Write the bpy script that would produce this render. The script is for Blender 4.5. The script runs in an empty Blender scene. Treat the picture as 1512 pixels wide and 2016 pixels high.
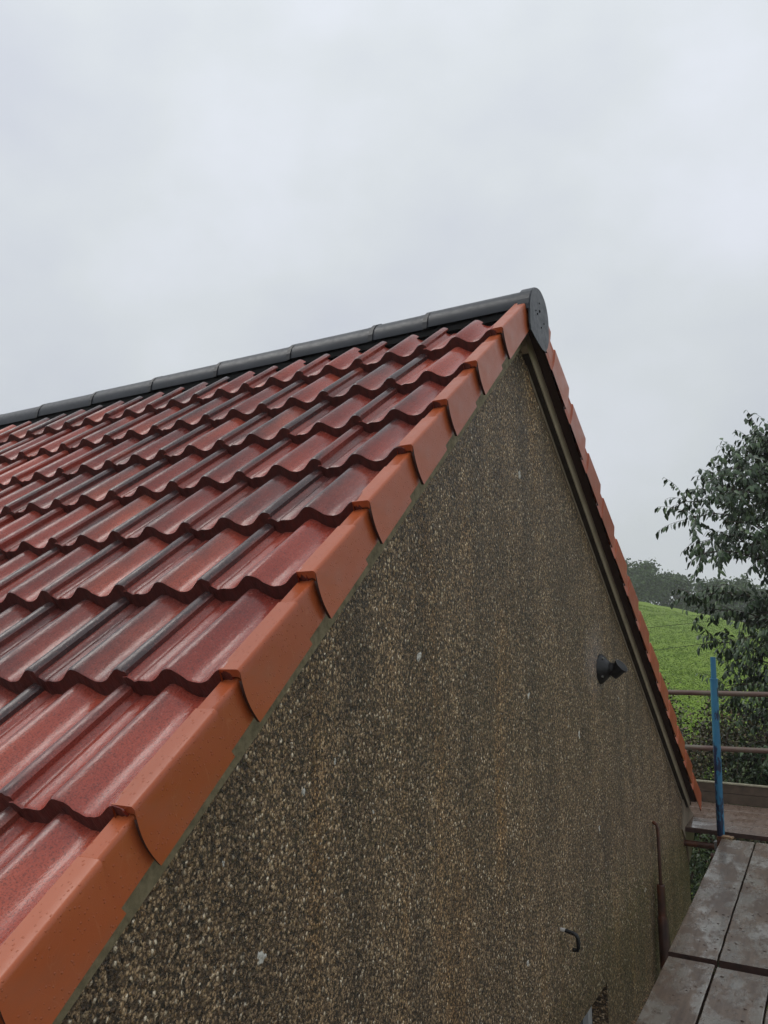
import bpy, math, random
import numpy as np
from mathutils import Vector, Matrix, noise

random.seed(7)
rng = np.random.default_rng(7)
SC = bpy.context.scene
COL = SC.collection

# ------------------------------------------------------------------ camera
CAM = Vector((1.1749, -3.5004, -1.5149))
FW = Vector((-0.4914, 0.8622, 0.1226)); RT = Vector((0.8684, 0.4958, -0.0062)); UP = Vector((0.0661, -0.1035, 0.9924))
cd = bpy.data.cameras.new("camera"); cam = bpy.data.objects.new("camera", cd); COL.objects.link(cam)
m = Matrix.Identity(4)
RT = RT.normalized(); FW = (FW - FW.dot(RT) * RT).normalized(); UP = RT.cross(FW).normalized()
for i in range(3):
    m[i][0] = RT[i]; m[i][1] = UP[i]; m[i][2] = -FW[i]; m[i][3] = CAM[i]
cam.matrix_world = m
cd.sensor_fit = 'VERTICAL'; cd.sensor_height = 36.0; cd.lens = 36.0 * 1600.0 / 2016.0
cd.clip_start = 0.05; cd.clip_end = 1000.0
SC.camera = cam

# ------------------------------------------------------------------ sky, sun, exposure
SUN_EL, SUN_AZ = math.radians(58), math.radians(250)       # azimuth measured clockwise from +Y
w = bpy.data.worlds.new("World"); SC.world = w; w.use_nodes = True
T = w.node_tree; T.nodes.clear()
def WN(t, **k):
    n = T.nodes.new(t)
    for a, b in k.items(): setattr(n, a, b)
    return n
sky = WN('ShaderNodeTexSky', sky_type='NISHITA', sun_disc=False, sun_elevation=SUN_EL, sun_rotation=SUN_AZ, air_density=1.0, dust_density=4.0)
bg1 = WN('ShaderNodeBackground'); bg1.inputs[1].default_value = 0.1
T.links.new(sky.outputs[0], bg1.inputs[0])
tc = WN('ShaderNodeTexCoord'); mp = WN('ShaderNodeMapping'); mp.inputs['Scale'].default_value = (1.0, 1.0, 1.5)
T.links.new(tc.outputs['Generated'], mp.inputs[0])
nz = WN('ShaderNodeTexNoise'); nz.inputs['Scale'].default_value = 2.6; nz.inputs['Detail'].default_value = 5; nz.inputs['Roughness'].default_value = 0.5
T.links.new(mp.outputs[0], nz.inputs['Vector'])
cr = WN('ShaderNodeValToRGB')
cr.color_ramp.elements[0].position = 0.33; cr.color_ramp.elements[0].color = (0.625, 0.66, 0.725, 1)
cr.color_ramp.elements[1].position = 0.66; cr.color_ramp.elements[1].color = (0.765, 0.80, 0.87, 1)
e = cr.color_ramp.elements.new(0.5); e.color = (0.69, 0.73, 0.765, 1)
T.links.new(nz.outputs['Fac'], cr.inputs[0])
# an overcast sky is a little brighter overhead than towards the horizon
sx = WN('ShaderNodeSeparateXYZ'); T.links.new(tc.outputs['Generated'], sx.inputs[0])
mr = WN('ShaderNodeMapRange'); mr.inputs[1].default_value = 0.0; mr.inputs[2].default_value = 0.9; mr.inputs[3].default_value = 0.88; mr.inputs[4].default_value = 1.24
T.links.new(sx.outputs[2], mr.inputs[0])
bg2 = WN('ShaderNodeBackground'); T.links.new(cr.outputs[0], bg2.inputs[0]); T.links.new(mr.outputs[0], bg2.inputs[1])
mx = WN('ShaderNodeMixShader'); mx.inputs[0].default_value = 0.94
T.links.new(bg1.outputs[0], mx.inputs[1]); T.links.new(bg2.outputs[0], mx.inputs[2])
wo = WN('ShaderNodeOutputWorld'); T.links.new(mx.outputs[0], wo.inputs[0])

sd = bpy.data.lights.new("sun", 'SUN'); sd.energy = 0.8; sd.angle = math.radians(30); sd.color = (1.0, 0.97, 0.92)
so = bpy.data.objects.new("sun", sd); COL.objects.link(so)
sdir = Vector((math.sin(SUN_AZ) * math.cos(SUN_EL), math.cos(SUN_AZ) * math.cos(SUN_EL), math.sin(SUN_EL)))
so.rotation_euler = sdir.to_track_quat('Z', 'Y').to_euler(); so.location = (0, 0, 12)
SC.view_settings.view_transform = 'Standard'; SC.view_settings.look = 'None'
SC.view_settings.exposure = 0.0; SC.view_settings.gamma = 1.0; SC.view_settings.use_curve_mapping = False
SC.render.engine = 'CYCLES'
SC.cycles.max_bounces = 6; SC.cycles.volume_bounces = 1; SC.cycles.use_denoising = True

# ------------------------------------------------------------------ object helpers
WORLD = {}
def reg(o, parent, M):
    COL.objects.link(o)
    if parent is not None:
        o.parent = parent; o.matrix_parent_inverse = WORLD[parent.name].inverted()
    o.matrix_basis = M; WORLD[o.name] = M.copy()
    return o
def thing(name, label, cat, loc, group=None):
    o = bpy.data.objects.new(name, None); o.empty_display_size = 0.1
    reg(o, None, Matrix.Translation(Vector(loc)))
    o['label'] = label; o['category'] = cat
    if group: o['group'] = group
    return o
def tag(o, label=None, cat=None, group=None, kind=None):
    if label: o['label'] = label
    if cat: o['category'] = cat
    if group: o['group'] = group
    if kind: o['kind'] = kind
    return o
def mdata(name, V, F, mats, smooth=False, midx=None):
    me = bpy.data.meshes.new(name)
    me.from_pydata([tuple(v) for v in V], [], [tuple(f) for f in F])
    for mt in (mats if isinstance(mats, (list, tuple)) else [mats]): me.materials.append(mt)
    if smooth: me.polygons.foreach_set('use_smooth', [True] * len(me.polygons))
    if midx is not None: me.polygons.foreach_set('material_index', midx)
    me.update(); return me
def obj(name, me, parent=None, M=None):
    return reg(bpy.data.objects.new(name, me), parent, M if M is not None else Matrix.Identity(4))
class B:
    """collects geometry for ONE mesh"""
    def __init__(s): s.V = []; s.F = []
    def add(s, V, F):
        o = len(s.V); s.V += [tuple(v) for v in V]; s.F += [tuple(i + o for i in f) for f in F]
    def box(s, a, b, M=None):
        x0, y0, z0 = a; x1, y1, z1 = b
        V = [Vector(p) for p in ((x0,y0,z0),(x1,y0,z0),(x1,y1,z0),(x0,y1,z0),(x0,y0,z1),(x1,y0,z1),(x1,y1,z1),(x0,y1,z1))]
        if M: V = [M @ v for v in V]
        s.add(V, [(0,3,2,1),(4,5,6,7),(0,1,5,4),(1,2,6,5),(2,3,7,6),(3,0,4,7)])
    def tube(s, pts, rad, n=12, caps=True):
        pts = [Vector(p) for p in pts]; rad = rad if isinstance(rad, (list, tuple)) else [rad] * len(pts)
        rings = []; prev = None
        for i, p in enumerate(pts):
            d = (pts[min(i + 1, len(pts) - 1)] - pts[max(i - 1, 0)]).normalized()
            if prev is None:
                a = d.orthogonal().normalized()
            else:
                a = (prev - prev.dot(d) * d).normalized()
            prev = a; b = d.cross(a)
            rings.append([p + rad[i] * (math.cos(t) * a + math.sin(t) * b) for t in [2 * math.pi * k / n for k in range(n)]])
        V = [v for r in rings for v in r]; F = []
        for i in range(len(pts) - 1):
            for k in range(n):
                F.append((i*n+k, i*n+(k+1)%n, (i+1)*n+(k+1)%n, (i+1)*n+k))
        if caps:
            F.append(tuple(range(n))[::-1]); F.append(tuple((len(pts)-1)*n + k for k in range(n)))
        s.add(V, F)
    def prism(s, poly, x0, x1):
        """poly in (y,z), extruded along x"""
        n = len(poly)
        V = [(x0, p[0], p[1]) for p in poly] + [(x1, p[0], p[1]) for p in poly]
        s.add(V, [tuple(range(n)), tuple(range(2*n-1, n-1, -1))] + [(i, n+i, n+(i+1)%n, (i+1)%n) for i in range(n)])
    def obj(s, name, mat, parent=None, M=None, smooth=False):
        o = obj(name, mdata(name, s.V, s.F, mat, smooth), parent, M)
        if smooth:
            md = o.modifiers.new('es', 'EDGE_SPLIT'); md.split_angle = math.radians(35)
        return o

# ------------------------------------------------------------------ material helpers
class Mt:
    def __init__(s, name):
        s.m = bpy.data.materials.new(name); s.m.use_nodes = True; s.t = s.m.node_tree
        s.b = s.t.nodes['Principled BSDF']; s.tc = s.n('ShaderNodeTexCoord')
    def n(s, t, **k):
        x = s.t.nodes.new(t)
        for a, b in k.items(): setattr(x, a, b)
        return x
    def l(s, a, b): s.t.links.new(a, b)
    def coord(s, out='Object', scale=(1,1,1), loc=(0,0,0), rot=(0,0,0)):
        mp = s.n('ShaderNodeMapping'); mp.inputs['Scale'].default_value = scale; mp.inputs['Location'].default_value = loc; mp.inputs['Rotation'].default_value = rot
        s.l(s.tc.outputs[out], mp.inputs[0]); return mp.outputs[0]
    def noise(s, sc, det=3, rough=.5, co=None, dist=0.0):
        x = s.n('ShaderNodeTexNoise'); x.inputs['Scale'].default_value = sc; x.inputs['Detail'].default_value = det
        x.inputs['Roughness'].default_value = rough; x.inputs['Distortion'].default_value = dist
        if co is not None: s.l(co, x.inputs['Vector'])
        else: s.l(s.tc.outputs['Object'], x.inputs['Vector'])
        return x.outputs['Fac']
    def voro(s, sc, co=None, feature='F1', out='Distance', rnd=1.0):
        x = s.n('ShaderNodeTexVoronoi', feature=feature); x.inputs['Scale'].default_value = sc; x.inputs['Randomness'].default_value = rnd
        s.l(co if co is not None else s.tc.outputs['Object'], x.inputs['Vector'])
        return x.outputs[out]
    def ramp(s, fac, stops):
        x = s.n('ShaderNodeValToRGB'); r = x.color_ramp
        while len(r.elements) < len(stops): r.elements.new(0.5)
        for e, (p, c) in zip(r.elements, stops):
            e.position = p; e.color = (c, c, c, 1) if isinstance(c, (int, float)) else (*c, 1)
        s.l(fac, x.inputs[0]); return x.outputs[0]
    def mix(s, fac, a, b, mode='MIX'):
        x = s.n('ShaderNodeMix', data_type='RGBA', blend_type=mode)
        for ix, v in ((0, fac), (6, a), (7, b)):
            sock = x.inputs[ix]
            if isinstance(v, (int, float)): sock.default_value = v if ix == 0 else (v, v, v, 1)
            elif isinstance(v, tuple): sock.default_value = (*v, 1)
            else: s.l(v, sock)
        return x.outputs[2]
    def math(s, op, a, b=0.0, clamp=False):
        x = s.n('ShaderNodeMath', operation=op, use_clamp=clamp)
        for i, v in enumerate((a, b)):
            if isinstance(v, (int, float)): x.inputs[i].default_value = v
            else: s.l(v, x.inputs[i])
        return x.outputs[0]
    def sep(s, out='Object'):
        x = s.n('ShaderNodeSeparateXYZ'); s.l(s.tc.outputs[out], x.inputs[0]); return x.outputs
    def rand(s): return s.n('ShaderNodeObjectInfo').outputs['Random']
    def island(s): return s.n('ShaderNodeNewGeometry').outputs['Random Per Island']
    def set(s, col=None, rough=None, spec=None, metal=None, coat=None):
        for k, v in (('Base Color', col), ('Roughness', rough), ('Specular IOR Level', spec), ('Metallic', metal), ('Coat Weight', coat)):
            if v is None: continue
            if isinstance(v, (int, float)): s.b.inputs[k].default_value = v
            elif isinstance(v, tuple): s.b.inputs[k].default_value = (*v, 1)
            else: s.l(v, s.b.inputs[k])
        return s
    def bump(s, h, strength=.5, dist=.005):
        x = s.n('ShaderNodeBump'); x.inputs['Strength'].default_value = strength; x.inputs['Distance'].default_value = dist
        s.l(h, x.inputs['Height'])
        old = s.b.inputs['Normal'].links
        if old: s.l(old[0].from_socket, x.inputs['Normal'])
        s.l(x.outputs[0], s.b.inputs['Normal']); return s

def simple(name, col, rough=.6, var=.25, sc=20, spec=.5, metal=0.0, bump=0.0):
    M_ = Mt(name); n = M_.noise(sc, 4, .6)
    c2 = tuple(c * (1 - var) for c in col); c3 = tuple(min(1, c * (1 + var)) for c in col)
    M_.set(col=M_.ramp(n, [(.3, c2), (.7, c3)]), rough=rough, spec=spec, metal=metal)
    if bump: M_.bump(n, bump, .004)
    return M_.m

# roof tile: red concrete, smoky dark on the rolls, wet glaze
def tile_mat(nm, roll):
    M_ = Mt(nm)
    X, Y, Z = M_.sep()[:3]
    # local x runs from 0 (right edge) to -0.327; the interlock roll crest sits at -0.022, the wide roll at -0.186
    d1 = M_.math('ABSOLUTE', M_.math('ADD', X, .022)); k1 = M_.ramp(M_.math('MULTIPLY', d1, 10), [(.13, 1.0), (.34, 0.0)])
    d2 = M_.math('ABSOLUTE', M_.math('ADD', X, .192)); k2 = M_.ramp(M_.math('MULTIPLY', d2, 10), [(.05, .62), (.42, 0.0)])
    d3 = M_.math('ABSOLUTE', M_.math('ADD', X, .300)); k3 = M_.ramp(M_.math('MULTIPLY', d3, 10), [(.05, .35), (.35, 0.0)])
    rn = M_.rand()
    off = M_.n('ShaderNodeCombineXYZ'); M_.l(M_.math('MULTIPLY', rn, 37), off.inputs[2])
    va = M_.n('ShaderNodeVectorMath', operation='ADD'); M_.l(M_.coord(scale=(1, .35, 1)), va.inputs[0]); M_.l(off.outputs[0], va.inputs[1])
    smoke = M_.noise(9, 4, .6, va.outputs[0])
    kk = M_.math('ADD', M_.math('ADD', M_.math('MULTIPLY', k1, M_.math('MULTIPLY', M_.ramp(M_.noise(5, 3, .6, va.outputs[0]), [(.3, .45), (.6, 1.0)]), roll)), k2), k3)
    kk = M_.math('ADD', kk, M_.math('MULTIPLY', M_.math('SUBTRACT', smoke, .47), 1.7))
    kk = M_.math('ADD', kk, M_.math('MULTIPLY', M_.math('SUBTRACT', rn, .5), .75), clamp=True)
    red = M_.ramp(M_.noise(3.1, 3, .5, va.outputs[0]), [(.3, (.235, .036, .025)), (.55, (.36, .066, .042)), (.75, (.50, .110, .058))])
    base = M_.mix(kk, red, (.058, .036, .037))
    grit = M_.noise(260, 3, .7)
    base = M_.mix(M_.ramp(grit, [(.38, .6), (.5, 0.0)]), base, (.03, .012, .012))
    base = M_.mix(M_.ramp(M_.noise(150, 2, .6), [(.60, 0.0), (.72, .35)]), base, (.48, .20, .16))
    rn2 = M_.noise(45, 3, .6, va.outputs[0])
    M_.set(col=base, rough=M_.ramp(rn2, [(.38, .11), (.52, .22), (.64, .38)]), spec=.5)
    M_.bump(M_.noise(95, 4, .65, va.outputs[0]), .34, .0035)
    M_.bump(M_.noise(6, 2, .5, va.outputs[0]), .25, .008)
    M_.bump(M_.ramp(M_.voro(230), [(.0, 1.0), (.28, 0.0)]), .18, .0012)
    return M_.m
TILE = tile_mat('tile_glaze', 1.0); TILE_V = tile_mat('tile_glaze_verge', 0.0)
# broken lower edge of a tile: unglazed, dark and rough
M_ = Mt('tile_edge'); g = M_.noise(60, 5, .7, M_.coord(scale=(1, 1, .35)))
M_.set(col=M_.ramp(g, [(.3, (.028, .007, .006)), (.6, (.085, .018, .014)), (.8, (.13, .03, .02))]), rough=.42); M_.bump(g, .8, .006)
TEDGE = M_.m

# orange plastic verge cap with rain drops
M_ = Mt('verge_plastic')
n1 = M_.noise(5, 3, .5)
base = M_.ramp(M_.math('ADD', M_.math('MULTIPLY', n1, .6), M_.math('MULTIPLY', M_.rand(), .4)), [(.2, (.34, .070, .020)), (.5, (.40, .088, .027)), (.8, (.44, .108, .037))])
base = M_.mix(M_.ramp(M_.noise(9, 5, .7, M_.coord(scale=(1, .5, 1))), [(.52, 0.0), (.75, .4)]), base, (.27, .10, .058))
scr = M_.ramp(M_.noise(3.5, 2, .5, M_.coord(scale=(1, 1, 1), rot=(.4, .3, .2)), 2.5), [(.498, 0.0), (.5, .14), (.502, 0.0)])
base = M_.mix(scr, base, (.55, .24, .13))
M_.set(col=base, rough=M_.ramp(M_.noise(18, 3, .5), [(.3, .28), (.7, .42)]), spec=.45)
drop = M_.voro(130, out='Distance'); sel = M_.ramp(M_.voro(130, out='Color'), [(.62, 0.0), (.66, 1.0)])
M_.bump(M_.math('MULTIPLY', M_.ramp(drop, [(.0, 1.0), (.22, .55), (.30, 0.0)]), sel), .9, .0016)
dr2 = M_.voro(190); M_.bump(M_.ramp(dr2, [(.0, 1.0), (.25, 0.0)]), .25, .0008)
M_.bump(M_.noise(14, 2, .4), .12, .004)
VERGE = M_.m
M_ = Mt('verge_inside_shade'); M_.set(col=(.045, .018, .014), rough=.6); VSHADE = M_.m  # cap interior in dark brown: shade put into the colour

# ridge tile: dark slate grey, wet
M_ = Mt('ridge_slate')
g = M_.noise(28, 4, .6, M_.coord(scale=(.3, 1, 1)))
M_.set(col=M_.ramp(g, [(.3, (.009, .012, .017)), (.7, (.022, .026, .034))]), rough=M_.ramp(M_.noise(40, 3, .6), [(.3, .30), (.7, .46)]), spec=.38)
M_.bump(M_.noise(160, 3, .6), .15, .002)
RIDGE = M_.m
BLACK = simple('black_plastic', (.009, .009, .011), .42, .3, 30)
HOLE = simple('dark_recess', (.004, .004, .004), 1.0, spec=.05)

# pebbledash
M_ = Mt('pebbledash')
sp = M_.sep()
co = M_.coord(scale=(.6, 1, .8))
wob = M_.n('ShaderNodeVectorMath', operation='ADD')
nn = M_.n('ShaderNodeTexNoise'); nn.inputs['Scale'].default_value = 90; nn.inputs['Detail'].default_value = 2; M_.l(co, nn.inputs['Vector'])
sc_ = M_.n('ShaderNodeVectorMath', operation='SCALE'); sc_.inputs[3].default_value = .008; M_.l(nn.outputs['Color'], sc_.inputs[0])
M_.l(co, wob.inputs[0]); M_.l(sc_.outputs[0], wob.inputs[1]); wc = wob.outputs[0]
vd = M_.voro(125, wc); vcol = M_.voro(125, wc, out='Color')
vs = M_.n('ShaderNodeSeparateColor'); M_.l(vcol, vs.inputs[0])
vd2 = M_.voro(240, wc); vs2 = M_.n('ShaderNodeSeparateColor'); M_.l(M_.voro(240, wc, out='Color'), vs2.inputs[0])
stone = M_.ramp(vs.outputs[0], [(.0, (.085, .055, .033)), (.35, (.24, .165, .092)), (.62, (.34, .245, .142)), (.84, (.46, .36, .24)), (.93, (.56, .48, .36)), (1.0, (.78, .72, .60))])
sand = M_.ramp(vs2.outputs[1], [(.0, (.05, .036, .023)), (.5, (.21, .148, .088)), (1.0, (.38, .285, .185))])
pick = M_.ramp(M_.math('ADD', vs.outputs[1], M_.math('MULTIPLY', M_.math('SUBTRACT', M_.noise(2.6, 3, .6), .5), 1.3)), [(.54, 0.0), (.58, 1.0)])
c_ = M_.mix(pick, sand, stone)
gap = M_.ramp(vd, [(.36, 0.0), (.66, 1.0)])
c_ = M_.mix(M_.math('MULTIPLY', gap, .85), c_, (.026, .018, .012))
pit = M_.ramp(M_.noise(95, 3, .6, wc), [(.53, 0.0), (.60, .95)])
c_ = M_.mix(pit, c_, (.018, .014, .010))
# weather stains: vertical streaks, sooty and ochre
st = M_.noise(2.1, 4, .62, M_.coord(scale=(1, 2.6, .5)))
c_ = M_.mix(M_.ramp(st, [(.42, .0), (.66, .75)]), c_, M_.mix(1.0, c_, (.48, .49, .52), 'MULTIPLY'))
oc = M_.noise(1.7, 4, .6, M_.coord(scale=(1, 3.2, .45), loc=(5, 3, 1)))
c_ = M_.mix(M_.ramp(oc, [(.56, 0.0), (.74, .45)]), c_, M_.mix(1.0, c_, (1.45, 1.08, .55), 'MULTIPLY'))
bl = M_.noise(7, 4, .6, M_.coord(loc=(2, 9, 4)))
c_ = M_.mix(M_.ramp(bl, [(.36, .45), (.50, 0.0)]), c_, M_.mix(1.0, c_, (1.35, 1.35, 1.38), 'MULTIPLY'))
c_ = M_.mix(1.0, c_, (1.66, 1.53, 1.36), 'MULTIPLY')
run = M_.math('ABSOLUTE', M_.math('SUBTRACT', sp[1], .39)); run = M_.ramp(M_.math('MULTIPLY', run, 10), [(.15, .55), (.55, 0.0)])
below = M_.ramp(M_.math('ADD', M_.math('MULTIPLY', sp[2], -1.0), -2.9), [(.10, 0.0), (.16, 1.0)])
c_ = M_.mix(M_.math('MULTIPLY', run, below), c_, M_.mix(1.0, c_, (.62, .58, .50), 'MULTIPLY'))
run = M_.math('ABSOLUTE', M_.math('SUBTRACT', sp[1], 1.25)); run = M_.ramp(M_.math('ADD', M_.math('MULTIPLY', run, 5), M_.math('MULTIPLY', M_.noise(8, 3, .6), .2)), [(.12, .5), (.5, 0.0)])
below = M_.ramp(M_.math('ADD', M_.math('MULTIPLY', sp[2], -1.0), -1.9), [(.0, 0.0), (.05, 1.0), (.6, 0.4), (.9, 0.0)])
c_ = M_.mix(M_.math('MULTIPLY', run, below), c_, M_.mix(1.0, c_, (.60, .58, .52), 'MULTIPLY'))
# limescale splash round the flue
dy = M_.math('MULTIPLY', M_.math('SUBTRACT', sp[1], 1.13), 1.0); dz = M_.math('MULTIPLY', M_.math('SUBTRACT', sp[2], -1.79), 1.15)
rr = M_.math('SQRT', M_.math('ADD', M_.math('MULTIPLY', dy, dy), M_.math('MULTIPLY', dz, dz)))
rr = M_.math('ADD', rr, M_.math('MULTIPLY', M_.math('SUBTRACT', M_.noise(16, 3, .6), .5), .16))
c_ = M_.mix(M_.ramp(rr, [(.09, .5), (.27, 0.0)]), c_, M_.mix(1.0, M_.mix(.5, c_, (.2, .19, .19)), (1.6, 1.6, 1.7), 'MULTIPLY'))
M_.set(col=c_, rough=M_.ramp(vs.outputs[2], [(.0, .75), (1.0, .32)]), spec=.5)
M_.bump(M_.math('ADD', M_.math('MULTIPLY', M_.ramp(vd, [(0, 1.0), (.6, 0.0)]), pick), M_.math('MULTIPLY', M_.ramp(vd2, [(0, 1.0), (.6, 0.0)]), .35)), 1.0, .007)
M_.bump(pit, -.7, .006)
WALL = M_.m
M_ = Mt('pebble_stone'); r_ = M_.island()
M_.set(col=M_.ramp(r_, [(0, (.07, .047, .03)), (.35, (.22, .15, .085)), (.7, (.36, .26, .15)), (.93, (.44, .35, .23)), (.985, (.46, .41, .33)), (1, (.62, .58, .50))]), rough=.6); PEB = M_.m
M_ = Mt('fleck_white'); M_.set(col=M_.ramp(M_.noise(90, 4, .7), [(.35, (.22, .20, .16)), (.55, (.62, .60, .54))]), rough=.7); FLECK = M_.m

M_ = Mt('mossy_cement'); g = M_.noise(40, 5, .65)
M_.set(col=M_.ramp(g, [(.25, (.08, .067, .036)), (.5, (.19, .155, .085)), (.78, (.28, .23, .14))]), rough=.75); M_.bump(g, .6, .004)
MOSS = M_.m
CEMENT = simple('smooth_cement', (.21, .165, .115), .75, .22, 16, bump=.3)
BEIGE = simple('cement_board', (.40, .33, .23), .7, .15, 12, bump=.2)
SOFFIT_SHADE = simple('soffit_shade_dark', (.035, .026, .018), .8, .3, 15)  # shade under the far verge board, put into a dark colour
UPVC = simple('white_frame', (.62, .64, .66), .35, .05)
M_ = Mt('window_glass'); M_.set(col=(.02, .025, .03), rough=.05, spec=.8); GLASS = M_.m
FELT = simple('roof_felt', (.012, .012, .013), .8)

# scaffold
M_ = Mt('wet_board')
co = M_.coord(scale=(6, .55, 6)); g = M_.noise(9, 5, .65, co); b2 = M_.noise(3.2, 4, .6, M_.coord(scale=(1, .8, 1)))
rn = M_.rand()
c_ = M_.ramp(g, [(.25, (.075, .047, .030)), (.5, (.155, .105, .070)), (.75, (.24, .170, .118))])
c_ = M_.mix(M_.ramp(b2, [(.40, 0.0), (.62, .55)]), c_, (.075, .052, .04))
c_ = M_.mix(M_.ramp(M_.noise(26, 4, .7), [(.60, 0.0), (.68, .8)]), c_, (.022, .012, .009))
pud = M_.ramp(M_.noise(5.6, 6, .68, M_.coord(scale=(1.5, .7, 1), loc=(1.3, 0, 0))), [(.45, 0.0), (.58, 1.0)])
c_ = M_.mix(M_.math('MULTIPLY', pud, .65), c_, (.30, .285, .25))  # pale sky reflection of the puddles painted into the colour
prt = M_.ramp(M_.voro(21, M_.coord(scale=(1, .8, 1))), [(.10, 1.0), (.24, 0.0)]); prs = M_.ramp(M_.noise(5, 2, .5, M_.coord(loc=(4, 1, 0))), [(.45, 0.0), (.55, 1.0)])
prm = M_.math('MULTIPLY', M_.math('MULTIPLY', prt, prs), M_.ramp(M_.noise(60, 3, .6), [(.4, 0.0), (.55, 1.0)]))
c_ = M_.mix(M_.math('MULTIPLY', prm, .8), c_, (.03, .018, .013))
M_.set(col=c_, rough=M_.ramp(pud, [(0, .36), (1, .07)]), spec=.6)
M_.bump(prm, -.6, .003); M_.bump(M_.math('MULTIPLY', M_.ramp(M_.voro(85), [(.0, 1.0), (.3, 0.0)]), M_.ramp(M_.noise(9, 3, .6), [(.45, 0.0), (.6, 1.0)])), .5, .0015)
M_.bump(g, .25, .0015); M_.bump(M_.ramp(M_.noise(38, 3, .6, M_.coord(scale=(1, .7, 1))), [(.60, 0.0), (.75, 1.0)]), .5, .003)
BOARD = M_.m
M_ = Mt('far_board')
g = M_.noise(9, 5, .65, M_.coord(scale=(.5, 7, 7)))
c_ = M_.ramp(g, [(.25, (.075, .048, .035)), (.55, (.155, .110, .085)), (.8, (.23, .175, .14))])
c_ = M_.mix(M_.ramp(M_.noise(14, 4, .7), [(.56, 0.0), (.68, .7)]), c_, (.03, .018, .014))
M_.set(col=c_, rough=M_.ramp(M_.noise(4, 4, .6), [(.42, .38), (.55, .12)]), spec=.6); M_.bump(g, .2, .002)
FBOARD = M_.m
SPLINT = simple('splintered_wood', (.27, .17, .095), .7, .5, 50, bump=.6)
BEDGE = simple('board_edge', (.045, .02, .015), .6, .4, 20)
TOE = simple('toe_board_wood', (.070, .048, .031), .6, .4, 14, bump=.4)
TOEE = simple('toe_worn_edge', (.24, .22, .15), .7, .3, 30)
M_ = Mt('rusty_tube')
g = M_.noise(6, 4, .6, M_.coord(scale=(1, 3, 3)))
M_.set(col=M_.ramp(g, [(.3, (.080, .040, .032)), (.5, (.12, .070, .052)), (.7, (.12, .105, .075))]), rough=.45); M_.bump(M_.noise(70, 4, .6), .25, .002)
RUST = M_.m
M_ = Mt('rust_brown'); g = M_.noise(14, 4, .6, M_.coord(scale=(1, 1, .5)))
M_.set(col=M_.ramp(g, [(.3, (.035, .014, .009)), (.5, (.065, .025, .015)), (.68, (.14, .045, .018))]), rough=.5); M_.bump(g, .3, .003)
RUST2 = M_.m
M_ = Mt('blue_paint')
g = M_.noise(15, 5, .7, M_.coord(scale=(1, 1, .28))); dk = M_.ramp(g, [(.515, 0.0), (.56, .95)])
g2 = M_.noise(5, 3, .6, M_.coord(scale=(1, 1, .3), loc=(3, 3, 3)))
c_ = M_.ramp(g2, [(.35, (.022, .125, .25)), (.65, (.035, .19, .30))])
c_ = M_.mix(dk, c_, (.008, .012, .045))
M_.set(col=c_, rough=.4); M_.bump(dk, -.4, .002)
BLUE = M_.m
ZINC = simple('zinc_fitting', (.28, .28, .27), .4, .3, 40, metal=.6)
RUBBER = simple("rubber_black", (.004, .004, .005), .45, .3, 20)
WHITEP = simple('white_stub', (.55, .53, .50), .5, .1)

# vegetation and land
def leafmat(name, stops, rough=.38, trans=.0):
    M_ = Mt(name); M_.set(col=M_.ramp(M_.math('FRACT', M_.math('ADD', M_.island(), M_.rand())), stops), rough=rough, spec=.5)
    return M_.m
LEAF = leafmat('cherry_leaf', [(0, (.018, .040, .016)), (.5, (.032, .064, .024)), (.85, (.050, .092, .032)), (1, (.085, .14, .045))], .36)
LEAFB = leafmat('shrub_leaf', [(0, (.014, .030, .010)), (.5, (.034, .060, .018)), (.85, (.065, .10, .028)), (1, (.13, .16, .05))], .42)
LEAFR = leafmat('reddish_leaf', [(0, (.022, .028, .012)), (.4, (.050, .050, .018)), (.7, (.085, .075, .026)), (.88, (.11, .050, .030)), (1, (.17, .16, .06))], .42)
LEAFL = leafmat('fresh_leaf', [(0, (.05, .10, .018)), (.6, (.09, .17, .03)), (1, (.15, .25, .06))], .42)
LEAFF = leafmat('far_leaf', [(0, (.028, .052, .020)), (.6, (.050, .085, .030)), (1, (.08, .12, .045))], .7)
BARK = simple('bark', (.055, .042, .032), .85, .4, 25, bump=.6)
TWIG = simple('twig_bark', (.06, .038, .028), .7, .3, 30)
M_ = Mt('field_grass')
g1 = M_.noise(.35, 5, .65); g2 = M_.noise(3.0, 4, .7, M_.coord(scale=(1, .6, 1)))
c_ = M_.ramp(g2, [(.28, (.108, .192, .009)), (.5, (.146, .238, .012)), (.75, (.185, .275, .018))])
c_ = M_.mix(M_.ramp(g1, [(.35, .0), (.7, .5)]), c_, (.145, .175, .022))
M_.set(col=c_, rough=.8, spec=.2); FIELD = M_.m
M_ = Mt('grass_blade'); M_.set(col=M_.ramp(M_.island(), [(0, (.112, .198, .010)), (.5, (.148, .24, .013)), (1, (.19, .285, .022))]), rough=.6, spec=.3); GRASS = M_.m
CABLE = simple('cable_black', (.012, .014, .012), .6)

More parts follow.
